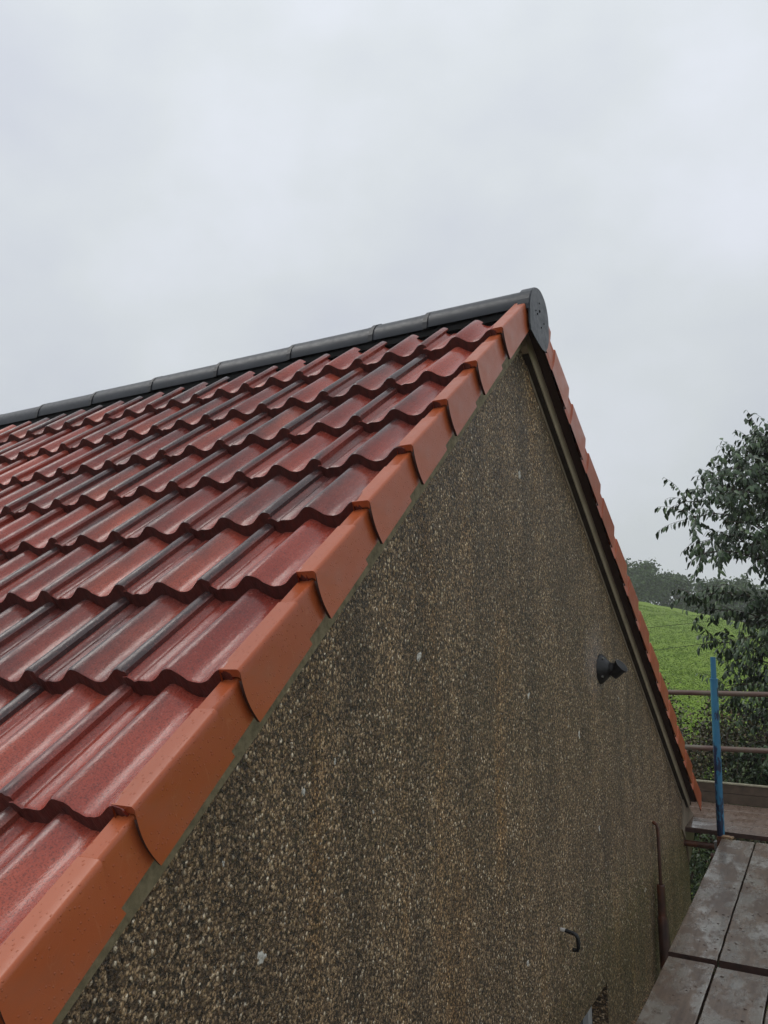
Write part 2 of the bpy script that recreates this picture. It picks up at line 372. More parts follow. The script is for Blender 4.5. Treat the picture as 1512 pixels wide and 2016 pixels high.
# ------------------------------------------------------------------ land
def sstep(t): t = max(0.0, min(1.0, t)); return t * t * (3 - 2 * t)
def ground(x, y):
    t = max(0.0, min(1.0, (y - 12) / 68.0)); crest = max(-5.2, min(4.0, -0.75 - .22 * (x + 16.6)))
    h = -5.8 + (crest + 5.8) * (0.35 * t + 0.65 * sstep(t))
    if y > 80: h -= (y - 80) ** 1.5 * .02
    h = max(h, -7.2)
    h += .10 * noise.noise(Vector((x * .12, y * .12, 0))) * (1 if y > 12 else .3)
    if y > 14: h += .15 * (noise.noise(Vector((x * .6, y * .40, 3)))) + .04 * noise.noise(Vector((x * 1.6, y * 1.2, 7)))
    return h
def axis(a, b, fine0, fine1, fs, cs):
    out = []; v = a
    while v < b:
        out.append(v)
        v += fs if fine0 <= v < fine1 else cs
    out.append(b); return out
gx = axis(-140, 140, -24, 6, .4, 5); gy = axis(-140, 140, 14, 84, .4, 5)
V = [(x, y, ground(x, y)) for y in gy for x in gx]; nx = len(gx)
F = [(j*nx+i, j*nx+i+1, (j+1)*nx+i+1, (j+1)*nx+i) for j in range(len(gy)-1) for i in range(nx-1)]
tag(obj('field', mdata('field', V, F, FIELD, True)), 'bright green grassy hill field rising behind the scaffold', kind='structure')
YARD = simple('yard_gravel', (.11, .088, .066), .8, .45, 9, bump=.4)  # gravel sheet added over the grass to cut green bounce onto the wall
V = []; F = []; yn = 30
for j in range(yn + 1):
    for i in range(yn + 1):
        x = -40 + 80 * i / yn; y = -60 + 66.5 * j / yn; V.append((x, y, ground(x, y) + .03))
F = [(j*(yn+1)+i, j*(yn+1)+i+1, (j+1)*(yn+1)+i+1, (j+1)*(yn+1)+i) for j in range(yn) for i in range(yn)]
tag(obj('yard', mdata('yard', V, F, YARD, True)), 'dark wet gravel yard round the house, added to cut green bounce light', kind='structure')
# grass tufts
V = []; F = []
for i in range(64000):
    y = 15 + 62 * random.random() ** 1.15; d = y + 3.5
    x = 1.17 - d * random.uniform(.05, .27)
    z = ground(x, y) - .01; h = random.uniform(.025, .06) * (1 + 1.6 * max(0, noise.noise(Vector((x * .7, y * .45, 1))))); a = random.uniform(0, math.pi)
    for k in range(2):
        a += 1.3; wx, wy = math.cos(a) * .04, math.sin(a) * .04; tx, ty = random.uniform(-.08, .08), random.uniform(-.08, .08)
        o = len(V); V += [(x - wx, y - wy, z), (x + wx, y + wy, z), (x + tx, y + ty, z + h)]; F.append((o, o+1, o+2))
tag(obj('grass', mdata('grass', V, F, GRASS)), 'short tufty grass covering the hill field', kind='stuff')

# ------------------------------------------------------------------ roof geometry
RP = 0.6659; CS, SN = math.cos(RP), math.sin(RP); TZ = 0.0276
NS = [.555, .910, 1.254, 1.593, 1.935, 2.280, 2.650, 3.025, 3.37, 3.715, 4.06, 4.405, 4.75, 5.04]
FS = [.265 + .345 * k for k in range(13)] + [4.86]
def slopeM(x, S, side, tilt=0.0, lift=0.0):
    """frame on a slope: local x = world x, local y = up the slope, local z = normal. side -1 near, +1 far"""
    ex = Vector((1, 0, TZ)).normalized(); eu = Vector((0, -side * CS, SN))
    if tilt: n0 = Vector((0, side * SN, CS)); eu = (eu * math.cos(tilt) - n0 * math.sin(tilt))
    eu = (eu - eu.dot(ex) * ex).normalized(); n = ex.cross(eu)
    if side > 0: pass
    p = Vector((x, side * S * CS, -S * SN + TZ * x))
    n_up = Vector((0, side * SN, CS)); p = p + n_up * lift
    M = Matrix.Identity(4)
    if n.dot(n_up) < 0: n = -n
    for i in range(3): M[i][0] = ex[i]; M[i][1] = eu[i]; M[i][2] = n[i]; M[i][3] = p[i]
    return M

house = thing('house', 'rendered house with dark pebbledash gable and new red tiled roof', 'house', (-4, 0, -5.8))
# gable wall with window opening
WX = -.10
def top(y, d=.10): return -abs(y) * SN / CS - d / CS
yb = 3.69; wy0, wy1, wz1, wz0 = .02, 1.13, -3.50, -4.6
def wallpoly(pts): return pts
b = B()
for poly in ([(-yb, -5.9), (wy0, -5.9), (wy0, top(wy0)), (-yb, top(yb))],
             [(wy1, -5.9), (yb, -5.9), (yb, top(yb)), (wy1, top(wy1))],
             [(wy0, wz1), (wy1, wz1), (wy1, top(wy1)), (wy0, top(wy0))],
             [(wy0, -5.9), (wy1, -5.9), (wy1, wz0), (wy0, wz0)]):
    b.prism(poly, WX, WX - .22)
gable = b.obj('gable_wall', WALL, house)
# pebbles thrown on the wall, standing proud of the render
V = []; F = []
def pebble(x, y, z, r, flat=.6):
    o = len(V); n = random.choice((4, 5, 6)); a0 = random.random() * 6.28; sy = random.uniform(.7, 1.2); sz = random.uniform(.7, 1.3)
    for k in range(n):
        a = a0 + 6.283 * k / n; q = r * random.uniform(.8, 1.1)
        V.append((x - .001, y + q * sy * math.cos(a), z + q * sz * math.sin(a)))
    V.append((x + r * flat, y + r * random.uniform(-.3, .3), z + r * random.uniform(-.3, .3)))
    for k in range(n): F.append((o + k, o + (k + 1) % n, o + n))
cnt = 0
while cnt < 38000:
    y = random.uniform(-3.2, 3.6); z = random.uniform(-4.4, -.2)
    if z > top(y, .24) or (wy0 - .01 < y < wy1 + .01 and z < wz1 + .01): continue
    dens = .55 + .9 * noise.noise(Vector((y * 1.4, z * .7, 2))) + .3 * noise.noise(Vector((y * 5, z * 5, 5)))
    if random.random() > dens: continue
    pebble(WX, y, z, random.choice((.0018, .0022, .0026, .003, .0042)) * random.uniform(.8, 1.2)); cnt += 1
tag(obj('pebble', mdata('pebble', V, F, PEB), house), 'small pale and dark stones of the pebbledash', kind='stuff')
V = []; F = []
for (y, z), r in zip([(-1.028, -1.664), (-1.862, -2.334), (-1.699, -1.98), (.773, -2.155), (-.017, -.894), (.03, -1.884), (1.091, -2.696), (2.105, -3.304), (-.065, -2.976), (1.627, -2.047), (-1.546, -1.927), (-2.009, -2.078), (.604, -2.09), (-1.339, -2.106)],
                     [.017, .018, .010, .016, .017, .013, .014, .014, .013, .010, .006, .006, .007, .006]):
    for k in range(5): pebble(WX + .001, y + random.gauss(0, r * .35), z + random.gauss(0, r * .45), r * random.uniform(.5, .8), .18)
tag(obj('lime_fleck', mdata('lime_fleck', V, F, FLECK), house), kind='stuff')
# smooth render band under the far verge and at the arris
b = B(); b.prism([(.10, top(.10, .19)), (yb, top(yb, .19)), (yb, top(yb, .222)), (.16, top(.16, .222))], WX, WX + .004); b.obj('render_band', CEMENT, house)
# other walls
b = B(); b.box((-7.6, yb - .22, -5.9), (WX - .22, yb, top(yb) )); b.obj('back_wall', WALL, house)
b = B(); b.box((-7.6, -yb, -5.9), (WX - .22, -yb + .22, top(yb))); b.obj('front_wall', WALL, house)
b = B(); b.prism([(-yb + .22, -5.9), (yb - .22, -5.9), (yb - .22, top(yb)), (0, top(0, .35) - .2), (-yb + .22, top(yb))], -7.6, -7.38); b.obj('rear_gable_wall', WALL, house)
# eaves corbel closing the gable at the back corner
b = B(); b.prism([(3.52, -2.99), (3.98, -3.245), (3.965, -3.345), (3.80, -3.45), (3.70, -3.51), (3.64, -3.52), (3.58, -3.36), (3.42, -3.22)], WX - .20, WX + .012); b.obj('eaves_corbel', CEMENT, house)
# window
b = B(); b.box((WX - .15, wy0 + .01, wz1 - .07), (WX - .085, wy1 - .01, wz1 - .005)); b.box((WX - .15, wy0 + .01, wz0), (WX - .085, wy0 + .08, wz1 - .07)); b.box((WX - .15, wy1 - .08, wz0), (WX - .085, wy1 - .01, wz1 - .07))
b.box((WX - .15, wy0 + .08, wz0), (WX - .085, wy1 - .08, wz0 + .07)); b.box((WX - .145, .54, wz0 + .07), (WX - .09, .61, wz1 - .07))
wf = b.obj('window', UPVC, house)
b = B(); b.box((WX - .125, wy0 + .08, wz0 + .07), (WX - .115, .54, wz1 - .07)); b.obj('pane', GLASS, wf)
b = B(); b.box((WX - .125, .61, wz0 + .07), (WX - .115, wy1 - .08, wz1 - .07)); b.obj('pane', GLASS, wf)
b = B(); b.box((WX - .10, wy0 - .03, wz0 - .06), (WX + .05, wy1 + .03, wz0 - .003)); b.obj('window_sill', CEMENT, wf)

# roof body (battened deck under the tiles)
b = B()
for side in (-1, 1):
    V = []
    for x in (-.075, -7.9):
        for S, d in ((.14, .085), (4.86, .085), (4.86, .125), (.14, .125)):
            V.append((x, side * (S * CS) - side * d * SN, -S * SN - d * CS + TZ * x))
    b.add(V, [(0, 1, 2, 3), (7, 6, 5, 4), (0, 4, 5, 1), (1, 5, 6, 2), (2, 6, 7, 3), (3, 7, 4, 0)])
roof = b.obj('roof', FELT, house)
# undercloak boards along both verges
for side in (-1, 1):
    V = []
    for x in (WX + .034, WX - .05):
        db = .219 if side < 0 else .192
        for S, d in ((.06, .09), (4.80, .09), (4.76, db), (.20, db)):
            V.append((x, side * S * CS - side * d * SN, -S * SN - d * CS + TZ * x))
    b = B(); b.add(V, [(0, 1, 2, 3), (7, 6, 5, 4), (0, 4, 5, 1), (1, 5, 6, 2), (2, 6, 7, 3), (3, 7, 4, 0)])
    o = b.obj('verge_board', MOSS if side < 0 else BEIGE, roof)
    if side > 0:
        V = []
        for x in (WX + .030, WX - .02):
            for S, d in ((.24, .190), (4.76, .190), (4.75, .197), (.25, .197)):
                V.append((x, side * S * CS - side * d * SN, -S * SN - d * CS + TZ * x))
        b = B(); b.add(V, [(0, 1, 2, 3), (7, 6, 5, 4), (0, 4, 5, 1), (1, 5, 6, 2), (2, 6, 7, 3), (3, 7, 4, 0)]); b.obj('soffit_shade', SOFFIT_SHADE, roof)  # thin dark sheet standing in for the board's shaded underside
    V = []
    for x in (-.022, WX + .034):
        for S, d in ((.10, .105), (4.80, .105), (4.80, .122), (.10, .122)):
            V.append((x, side * S * CS - side * d * SN, -S * SN - d * CS + TZ * x))
    b = B(); b.add(V, [(0, 1, 2, 3), (7, 6, 5, 4), (0, 4, 5, 1), (1, 5, 6, 2), (2, 6, 7, 3), (3, 7, 4, 0)]); b.obj('undercloak', VSHADE, roof)

# --- roof tiles
TW = .3272; D = .037; TH = .045
def prof(u):
    th = math.pi * (u - .022) / (TW / 2); c = abs(math.cos(th)); h = -D * (.72 * (1 - c ** 3.2) + .28 * (1 - c * c))
    if u < .022: h = -.0005 - 22.0 * (.022 - u) ** 2                  # roll cover ends in a blunt lip
    if u > TW - .036: h -= .016 * min(1, (u - (TW - .036)) / .018)      # underlap steps down beside the next roll
    return h
def tile_mesh(var, gl=None):
    r = random.Random(var); us = [0, .003, .008, .015, .022] + [.022 + (TW - .022) * k / 30 for k in range(1, 31)] + [TW + .012]
    L = .42; ys = [0, .006, L]; V = []; n = len(us); midx = []
    for j, y in enumerate(ys):
        for u in us:
            h = prof(min(u, TW)) + (-.0035 if j == 0 else 0)
            V.append((-u, y + (r.uniform(-.0015, .0015) if j == 0 else 0), h))
    o2 = len(V)
    for u in us:                                                        # lower front edge, chipped
        V.append((-u, .004 + r.uniform(-.002, .002), prof(min(u, TW)) - TH - .004 + r.uniform(-.002, .002)))
    o3 = len(V)
    for u in us: V.append((-u, L, prof(min(u, TW)) - .012))
    F = []
    for j in range(2):
        for i in range(n - 1): F.append((j*n+i, (j+1)*n+i, (j+1)*n+i+1, j*n+i+1)); midx.append(0)
    for i in range(n - 1): F.append((o2+i, i, i+1, o2+i+1)); midx.append(1)
    for i in range(n - 1): F.append((o3+i, o2+i, o2+i+1, o3+i+1)); midx.append(1)
    F.append((0, o2, o3, 2*n, n)); midx.append(0)                       # right side of the roll cover
    F = [f[::-1] for f in F]
    me = mdata('roof_tile', V, F, [gl or TILE, TEDGE], False, midx)
    sm = [mi == 0 for mi in midx]; me.polygons.foreach_set('use_smooth', sm)
    me.set_sharp_from_angle(angle=math.radians(40)); return me
TM = [tile_mesh(v) for v in range(5)]; TMV = [tile_mesh(v, TILE_V) for v in range(2)]
tilt = math.atan(.044 / .345)
for k in range(len(NS) - 1, -1, -1):
    for c in range(-1, 17):
        xr = -.361 - TW * c
        M = slopeM(xr + random.uniform(-.001, .001), NS[k] + random.uniform(-.003, .003), -1, tilt * (1 if k else .9), .002 + random.uniform(-.0015, .0015))
        if k == 0:
            M = M @ Matrix.Diagonal((1, .69, 1, 1))
        M = M @ Matrix.Rotation(random.uniform(-.006, .006), 4, 'Z') @ Matrix.Rotation(random.uniform(-.008, .008), 4, 'Y')
        obj('roof_tile', TM[random.randrange(5)] if c >= 0 else TMV[k % 2], roof, M)

# --- verge caps
def cap_mesh(L, flip, first=False):
    """local: x=0 outer face, y=0 lower end growing up the slope, z=0 top. Socket (narrower) beyond y > L-.10"""
    r = .010; dd = .157 if flip else .139; tp_ = .050 if flip else .074; si = .0065 if flip else .0115; wt = .060
    def section(ins, topz, bow, bot):
        pts = [(-wt, -.055), (-wt, 0), (-r - .02, 0)]
        for a in range(5): t = math.pi / 2 * (1 - a / 4); pts.append((-r + r * math.cos(t), -r + r * math.sin(t)))
        for k in range(1, 9): pts.append((0, -r - (dd - r) * k / 8))
        out = []
        for (x, z) in pts:
            t = max(0, min(1, -z / dd)); yo = bow * (-.011 * math.sin(math.pi * t) - .020 * t)
            zz = topz + z if z > -r - 1e-6 else topz - r + (z + r) * (dd + topz - bot - r) / (dd - r)
            out.append((x - ins if x > -wt + 1e-6 else x, yo, zz))
        return out
    V = []; g = L - (.10 if not first else -.10); sk = .100
    stations = [(0, 0, 0, 1, 0), (.012, 0, 0, 1, 0), (g - sk - .001, 0, 0, 1, 0), (g - sk + .0005, si * .7, .002, 1, .004), (g - sk + .002, si, .003, 1, .007), (L, si, .003, .6, .007)]
    for (y, ins, dr, bow, bot) in stations:
        for (x, yo, z) in section(ins, -dr - y * tp_, bow, bot): V.append((x, y + yo, z))
    nn = len(V) // len(stations); F = []; mi = []
    for j in range(len(stations) - 1):
        for i in range(nn - 1): F.append((j*nn+i, j*nn+i+1, (j+1)*nn+i+1, (j+1)*nn+i)); mi.append(0)
    # front return: thin lip folded back under the cap, its line of shade put into dark brown
    o = len(V); base = section(0, 0, 1, 0)
    for (x, yo, z) in base:
        zz = z - .024 if z > -.012 else z
        V.append((max(x - .010, -wt), yo + .002, zz))
    for i in range(nn - 1): F.append((i, o+i, o+i+1, i+1)); mi.append(0 if i < 6 else 1)
    # inner skin
    o2 = len(V)
    for (y, ins, dr, bow, bot) in [(.004, 0, 0, 1, 0)] + stations[2:]:
        for (x, yo, z) in section(ins + .004, -dr - y * tp_ - .004, bow, bot + .001): V.append((x, y + yo, z))
    for j in range(4):
        for i in range(nn - 1): a_ = o2 + j * nn + i; F.append((a_, a_ + nn, a_ + nn + 1, a_ + 1)); mi.append(1)
    if flip: pass
    me = mdata('verge_cap', V, F, [VERGE, VSHADE], True, mi)
    me.set_sharp_from_angle(angle=math.radians(50)); return me
CAPN = {}
for side, SS in ((-1, NS), (1, FS)):
    for k in range(len(SS)):
        prev = SS[k-1] if k else .02
        L = round(SS[k] - prev + .10, 3)
        if k == 0: L = SS[k] - .03
        key = (L, side)
        if key not in CAPN: CAPN[key] = cap_mesh(L, side > 0, k == 0)
        M = slopeM(0.0, SS[k], side, 0, 0)
        if side > 0: M = M @ Matrix.Translation((0, 0, 0))
        M = M @ Matrix.Rotation(random.uniform(-.004, .004), 4, 'Z')
        obj('verge_cap', CAPN[key], roof, M)

# --- ridge tiles
def ridge_section(r, hz, flange=0):
    pts = []
    if flange: pts.append((-r - flange, hz - .030))
    pts.append((-r, hz - .006))
    for a in range(13): t = math.pi * (1 - a / 12); pts.append((r * math.cos(t), hz + r * math.sin(t) * .98))
    pts.append((r, hz - .006))
    if flange: pts.append((r + flange, hz - .030))
    return pts
def shell(sec, x0, x1, th=.012, taper=0.0):
    n = len(sec); V = []; F = []
    cy = 0; cz = sum(p[1] for p in sec) / n
    for x, sc in ((x0, 1.0), (x1, 1.0 + taper)):
        for (y, z) in sec: V.append((x, y * sc, cz + (z - cz) * sc))
        for (y, z) in sec: V.append((x, y * sc * (1 - th / .115), cz + (z - cz) * sc * (1 - th / .115)))
    for i in range(n - 1):
        F.append((i, i+1, 2*n+i+1, 2*n+i)); F.append((n+i+1, n+i, 3*n+i, 3*n+i+1))
        F.append((i+1, i, n+i, n+i+1)); F.append((2*n+i, 2*n+i+1, 3*n+i+1, 3*n+i))
    F.append((0, 2*n, 3*n, n)); F.append((n-1, 2*n-1, 4*n-1, 3*n-1))
    return V, F
RR = .104; RZ = -.136
RM = Matrix.Identity(4); RM[2][0] = TZ
joints = [-.02, -.525, -.8314] + [-.8314 - .508 * k for k in range(1, 14)]
rme = {}
for i in range(len(joints) - 1):
    x0, x1 = joints[i], joints[i+1]; L = round(x0 - x1, 3)
    if L not in rme:
        V_, F_ = shell(ridge_section(RR, 0), 0, -L + .004, .012, .015); me = mdata('ridge_tile', V_, F_, RIDGE, True); me.set_sharp_from_angle(angle=math.radians(40)); rme[L] = me
    M = Matrix.Translation((x0, 0, RZ + TZ * x0)); M[2][0] = TZ
    obj('ridge_tile', rme[L], roof, M)
V_, F_ = shell(ridge_section(RR + .008, 0), .012, -.012, .020)
bb = B(); bb.add(V_, F_); bb.box((-.030, -.012, RR + .001), (.012, .012, RR + .010)); bb.box((-.07, -.006, RR - .002), (-.03, .006, RR + .005))
sme = mdata('ridge_seal', bb.V, bb.F, BLACK, False)
for x in joints[1:-1]:
    M = Matrix.Translation((x, 0, RZ + TZ * x)); M[2][0] = TZ
    obj('ridge_seal', sme, roof, M)
M = Matrix.Translation((joints[1], 0, RZ + TZ * joints[1])); M[2][0] = TZ
# ventilated black roll under the ridge
b = B()
for side in (-1, 1):
    V_ = []
    for x in (-.06, -7.8):
        for (y, z) in ((.02, -.10), (RR - .008, RZ - .012), (.30 * CS - .045 * SN, -.30 * SN - .045 * CS), (.30 * CS - .08 * SN, -.30 * SN - .08 * CS), (.02, -.19)): V_.append((x, side * y, z + TZ * x))
    b.add(V_, [(0,1,2,3,4), (9,8,7,6,5)] + [(i, 5+i, 5+(i+1)%5, (i+1)%5) for i in range(5)])
b.obj('ridge_roll', HOLE, roof)
# ridge end cap: rounded disc with lip
def endpoly(r, k=1.0):
    cz = -.165; pts = []
    for a in range(17): t = math.pi * (1 - a / 16); pts.append((r * math.cos(t), cz + r * 1.02 * math.sin(t)))
    pts += [(r, -.225), (r * .96, -.25), (r * .80, -.285), (r * .55, -.312), (r * .20, -.312), (-r * .50, -.285), (-r * .93, -.262), (-r, -.235)]
    return pts
b = B(); P0 = endpoly(.134); P1 = endpoly(.131); n = len(P0)
V_ = [(.014, y * .985, z) for y, z in P1] + [(.008, y, z) for y, z in P0] + [(-.045, y, z) for y, z in P0] + [(-.045, y * .9, z) for y, z in P1]
F_ = [tuple(range(n))[::-1]] + [(j*n+i, j*n+(i+1)%n, (j+1)*n+(i+1)%n, (j+1)*n+i) for j in range(3) for i in range(n) if not (j >= 1 and 17 <= i <= 24)]
F_ = [f if i == 0 else f for i, f in enumerate(F_)]
b.add(V_, F_)
endc = b.obj('ridge_end_cap', RIDGE, roof); endc.data.polygons.foreach_set('use_smooth', [False] * len(endc.data.polygons))
b = B()
for (y, z, s) in ((.0, -.10, .005), (.004, -.137, .009), (-.05, -.15, .005), (-.03, -.16, .006), (.06, -.18, .005), (.02, -.21, .005)):
    b.tube([(.012, y, z), (.0155, y, z)], s * .8, 6)
b.obj('fixing_hole', HOLE, roof)

# gutter edge on the far eaves hidden end: closing trim of the far slope
b = B()
V_ = []
for x in (-.07, -7.9):
    for S, d in ((.1, .0), (4.86, .0), (4.86, .06), (.1, .06)): V_.append((x, S * CS - d * SN, -S * SN - d * CS + TZ * x))
b.add(V_, [(0, 1, 2, 3), (7, 6, 5, 4), (0, 4, 5, 1), (1, 5, 6, 2), (2, 6, 7, 3), (3, 7, 4, 0)])
b.obj('far_slope', TEDGE, roof)

# ------------------------------------------------------------------ things on the wall
fl = thing('flue_terminal', 'black rubber flue collar with upturned elbow on the pebbledash gable', 'flue', (WX, 1.236, -1.845))
fy, fz = 1.236, -1.845
b = B(); b.tube([(WX + .001, fy, fz), (WX + .012, fy, fz), (WX + .045, fy, fz), (WX + .056, fy, fz)], [.086, .083, .050, .044], 28); b.obj('wall_collar', RUBBER, fl, smooth=True)
b = B(); b.tube([(WX + .05, fy, fz), (WX + .085, fy, fz), (WX + .10, fy, fz - .002)], [.038, .036, .034], 20); b.obj('neck', RUBBER, fl, smooth=True)
for a_ in (.5, 2.1, 3.7, 5.3):
    b = B(); yy, zz = fy + .072 * math.cos(a_), fz + .072 * math.sin(a_); b.tube([(WX + .022, yy, zz), (WX + .031, yy, zz)], .006, 8); b.obj('screw', ZINC, fl)
d_ = Vector((.72, -.15, .62)).normalized(); c0 = Vector((WX + .083, fy, fz - .012))
b = B(); b.tube([c0 - d_ * .020, c0 + d_ * .045, c0 + d_ * .045, c0 + d_ * .056, c0 + d_ * .056, c0 + d_ * .02], [.037, .039, .043, .043, .037, .033], 20); b.obj('elbow', RUBBER, fl, smooth=True)

ov = thing('overflow_pipe', 'small black bent pipe with white stub low on the gable', 'pipe', (WX, .375, -2.989))
b = B(); b.tube([(WX - .01, .375, -2.985), (WX + .024, .375, -2.987)], .0085, 10); b.obj('stub', WHITEP, ov, smooth=True)
b = B(); b.tube([(WX + .022, .375, -2.987), (WX + .06, .375, -2.993), (WX + .073, .375, -2.999), (WX + .081, .375, -3.012), (WX + .082, .375, -3.05), (WX + .078, .375, -3.064), (WX + .055, .375, -3.066)], [.0092]*7, 10); b.obj('bend', RUBBER, ov, smooth=True)

rp = thing('waste_pipe', 'rusty brown pipe standing against the gable, thin above thick', 'pipe', (WX + .05, 2.35, -5.8))
px = WX + .035
b = B(); b.tube([(WX - .01, 2.416, -2.948), (WX + .012, 2.41, -2.950), (px - .006, 2.40, -2.960), (px, 2.40, -2.98), (px + .004, 2.40, -3.36)], .0115, 10); b.obj('thin_pipe', RUST2, rp, smooth=True)
b = B(); b.tube([(px + .004, 2.40, -3.345), (px + .004, 2.40, -3.35), (px + .008, 2.39, -3.55)], [.022, .027, .029], 14); b.obj('sleeve', RUST2, rp, smooth=True)
b = B(); b.tube([(px + .008, 2.39, -3.545), (px + .010, 2.385, -3.56), (px + .035, 2.34, -4.0), (px + .04, 2.33, -5.85)], [.031, .036, .042, .045], 14); b.obj('thick_pipe', RUST2, rp, smooth=True)

# ------------------------------------------------------------------ scaffold
sc = thing('scaffold', 'tube scaffold frame with blue upright and rusty guard rails behind the house', 'scaffold', (.2, 3.33, -5.8))
b = B(); b.tube([(.203, 3.33, -5.8), (.203, 3.33, -3.3), (.214, 3.33, -2.045)], .028, 16); b.tube([(.214, 3.33, -2.047), (.214, 3.33, -2.040)], .031, 16); b.obj('blue_upright', BLUE, sc, smooth=True)
b = B(); b.tube([(.214, 3.33, -2.04), (.216, 3.33, -1.875)], .0205, 14); b.obj('spigot', BLUE, sc, smooth=True)
def rail(y, z0, z1, r=.0242, x0=-3.2, x1=2.6):
    f = lambda x: z0 + (z1 - z0) * (x + .344) / (.481 + .344)
    b = B(); b.tube([(x0, y, f(x0)), (0, y, f(0)), (x1, y, f(x1))], r, 14); return b.obj('guard_rail', RUST, sc, smooth=True)
rail(4.6, -2.277, -2.262); rail(4.6, -2.774, -2.752)
b = B(); b.tube([(-3.0, 3.52, -3.345), (.17, 3.52, -3.345)], .024, 12); b.obj('ledger_tube', RUST2, sc, smooth=True)
b = B(); b.tube([(.30, -1.6, -3.275), (.30, 3.4, -3.275)], .024, 12); b.obj('ledger_tube', RUST2, sc, smooth=True)
for yy in (-1.4, .87, 3.1):
    b = B(); b.tube([(.34 if yy < 3 else .16, yy, -3.31), (1.75, yy, -3.31)], .024, 12); b.obj('transom_tube', RUST2, sc, smooth=True)
for xx in (-2.8, 2.3):
    b = B(); b.tube([(xx, 4.66, -5.8), (xx, 4.66, -1.9)], .0242, 12); b.obj('upright', RUST, sc, smooth=True)
for (xx, yy) in ((1.72, -1.4), (1.72, 3.1)):
    b = B(); b.tube([(xx, yy, -5.8), (xx, yy, -2.1)], .0242, 12); b.obj('upright', RUST, sc, smooth=True)
b = B(); b.box((.155, 3.31, -3.315), (.20, 3.37, -3.255)); b.tube([(.150, 3.34, -3.27), (.168, 3.34, -3.262)], .012, 8); b.obj('coupler', ZINC, sc)
b = B(); b.box((.178, 3.295, -3.29), (.232, 3.365, -3.21)); b.obj('coupler', RUST2, sc)

def board(name, cx, cy, top_z, W, L, rot, along, mat, label, cat='scaffold board', th=.038, jag=0.0, group=None):
    """board with slightly worn arrises; along 'y' or 'x'"""
    t = thing(name, label, cat, (cx, cy, top_z - th), group)
    R_ = Matrix.Translation((cx, cy, top_z)) @ Matrix.Rotation(rot + (0 if along == 'y' else math.pi / 2), 4, 'Z')
    n = 26; V_ = []; F_ = []; e_ = .004
    rr = random.Random(name + label)
    for j in range(n + 1):
        y = -L / 2 + L * j / n; jl = rr.uniform(-1, 1) * (.0015 + jag); jr = rr.uniform(-1, 1) * .0015
        ye = y + (rr.uniform(-.004, .004) if j in (0, n) else 0)
        V_ += [(-W/2 + jl, ye, -th), (-W/2 + jl, ye, -e_), (-W/2 + jl + e_, ye, 0), (W/2 + jr - e_, ye, 0), (W/2 + jr, ye, -e_), (W/2 + jr, ye, -th)]
    for j in range(n):
        for i in range(5): F_.append((j*6+i, (j+1)*6+i, (j+1)*6+i+1, j*6+i+1)[::-1])
        F_.append((j*6+5, (j+1)*6+5, (j+1)*6, j*6)[::-1])
    F_.append(tuple(range(6))); F_.append(tuple(n*6 + i for i in range(6))[::-1])
    mi = []
    for j in range(n): mi += [1, 0, 0, 0, 1, 1]
    mi += [1, 1]
    me = mdata('plank', V_, F_, [mat, BEDGE], False, mi); obj('plank', me, t, R_)
    return t
GA = 'wet boards laid along the gable'
board('scaffold_board', .3585, 2.065, -3.2, .226, 2.29, .020, 'y', BOARD, 'wet brown board next to the gable, running from the blue pole to the cross joint', group=GA)
board('scaffold_board', .5925, 2.075, -3.2, .226, 2.29, .020, 'y', BOARD, 'second wet board from the gable, beyond the cross joint', group=GA)
board('scaffold_board', .8255, 2.07, -3.2, .226, 2.29, .020, 'y', BOARD, 'third wet board from the gable, beyond the cross joint', group=GA)
board('scaffold_board', 1.058, 2.07, -3.2, .226, 2.29, .020, 'y', BOARD, 'fourth wet board from the gable, beyond the cross joint', group=GA)
board('scaffold_board', .4025, -.42, -3.199, .216, 2.56, .012, 'y', BOARD, 'puddled grey board next to the gable, nearest the viewer', group=GA)
board('scaffold_board', .636, -.43, -3.201, .232, 2.56, .012, 'y', BOARD, 'puddled grey board second from the gable, nearest the viewer', group=GA)
board('scaffold_board', .877, -.42, -3.2, .232, 2.56, .012, 'y', BOARD, 'near board third from the gable at the right edge', group=GA)
board('scaffold_board', 1.115, -.42, -3.2, .232, 2.56, .012, 'y', BOARD, 'near board fourth from the gable under the viewer', group=GA)
# splintered old board showing at the wall edge
t = thing('old_board', 'pale splintered edge of an old board under the nearest wet board', 'scaffold board', (.36, -.3, -3.28))
b = B(); b.box((.30, -1.5, -3.276), (.46, .80, -3.2425)); b.obj('plank', SPLINT, t)
b = B()
for i in range(260):
    y = -.9 + 1.62 * random.random(); l = random.uniform(.01, .055) * (1.0 if .35 < (y * 1.9) % 1 else .5); dz = random.uniform(-.03, 0)
    M = Matrix.Translation((.302, y, -3.243 + dz)) @ Matrix.Rotation(random.uniform(-.5, .5), 4, 'Z') @ Matrix.Rotation(random.uniform(-.3, .4), 4, 'Y')
    b.box((-l, -.004, -.003), (.01, .004, .002), M)
tag(b.obj('splinter', SPLINT, t), kind='stuff')
GB = 'wet boards laid behind the house'
fb = ['front edge board', 'second board from the front edge', 'third board from the front edge', 'back board against the toe board']
for k in range(4):
    board('scaffold_board', -.2, 3.645 + .243 * k, -3.222 + .001 * (k % 2), .240, 5.2, .0, 'x', FBOARD, 'worn wet board behind the house, ' + fb[k], group=GB)
t = thing('toe_board', 'upright dark toe board with a pale worn top edge behind the rear boards', 'toe board', (-.2, 4.545, -3.222))
b = B(); b.box((-2.9, 4.503, -3.219), (2.5, 4.541, -3.133)); b.obj('plank', TOE, t)
b = B(); b.box((-2.9, 4.505, -3.129), (2.5, 4.543, -3.053)); b.obj('plank', TOE, t)
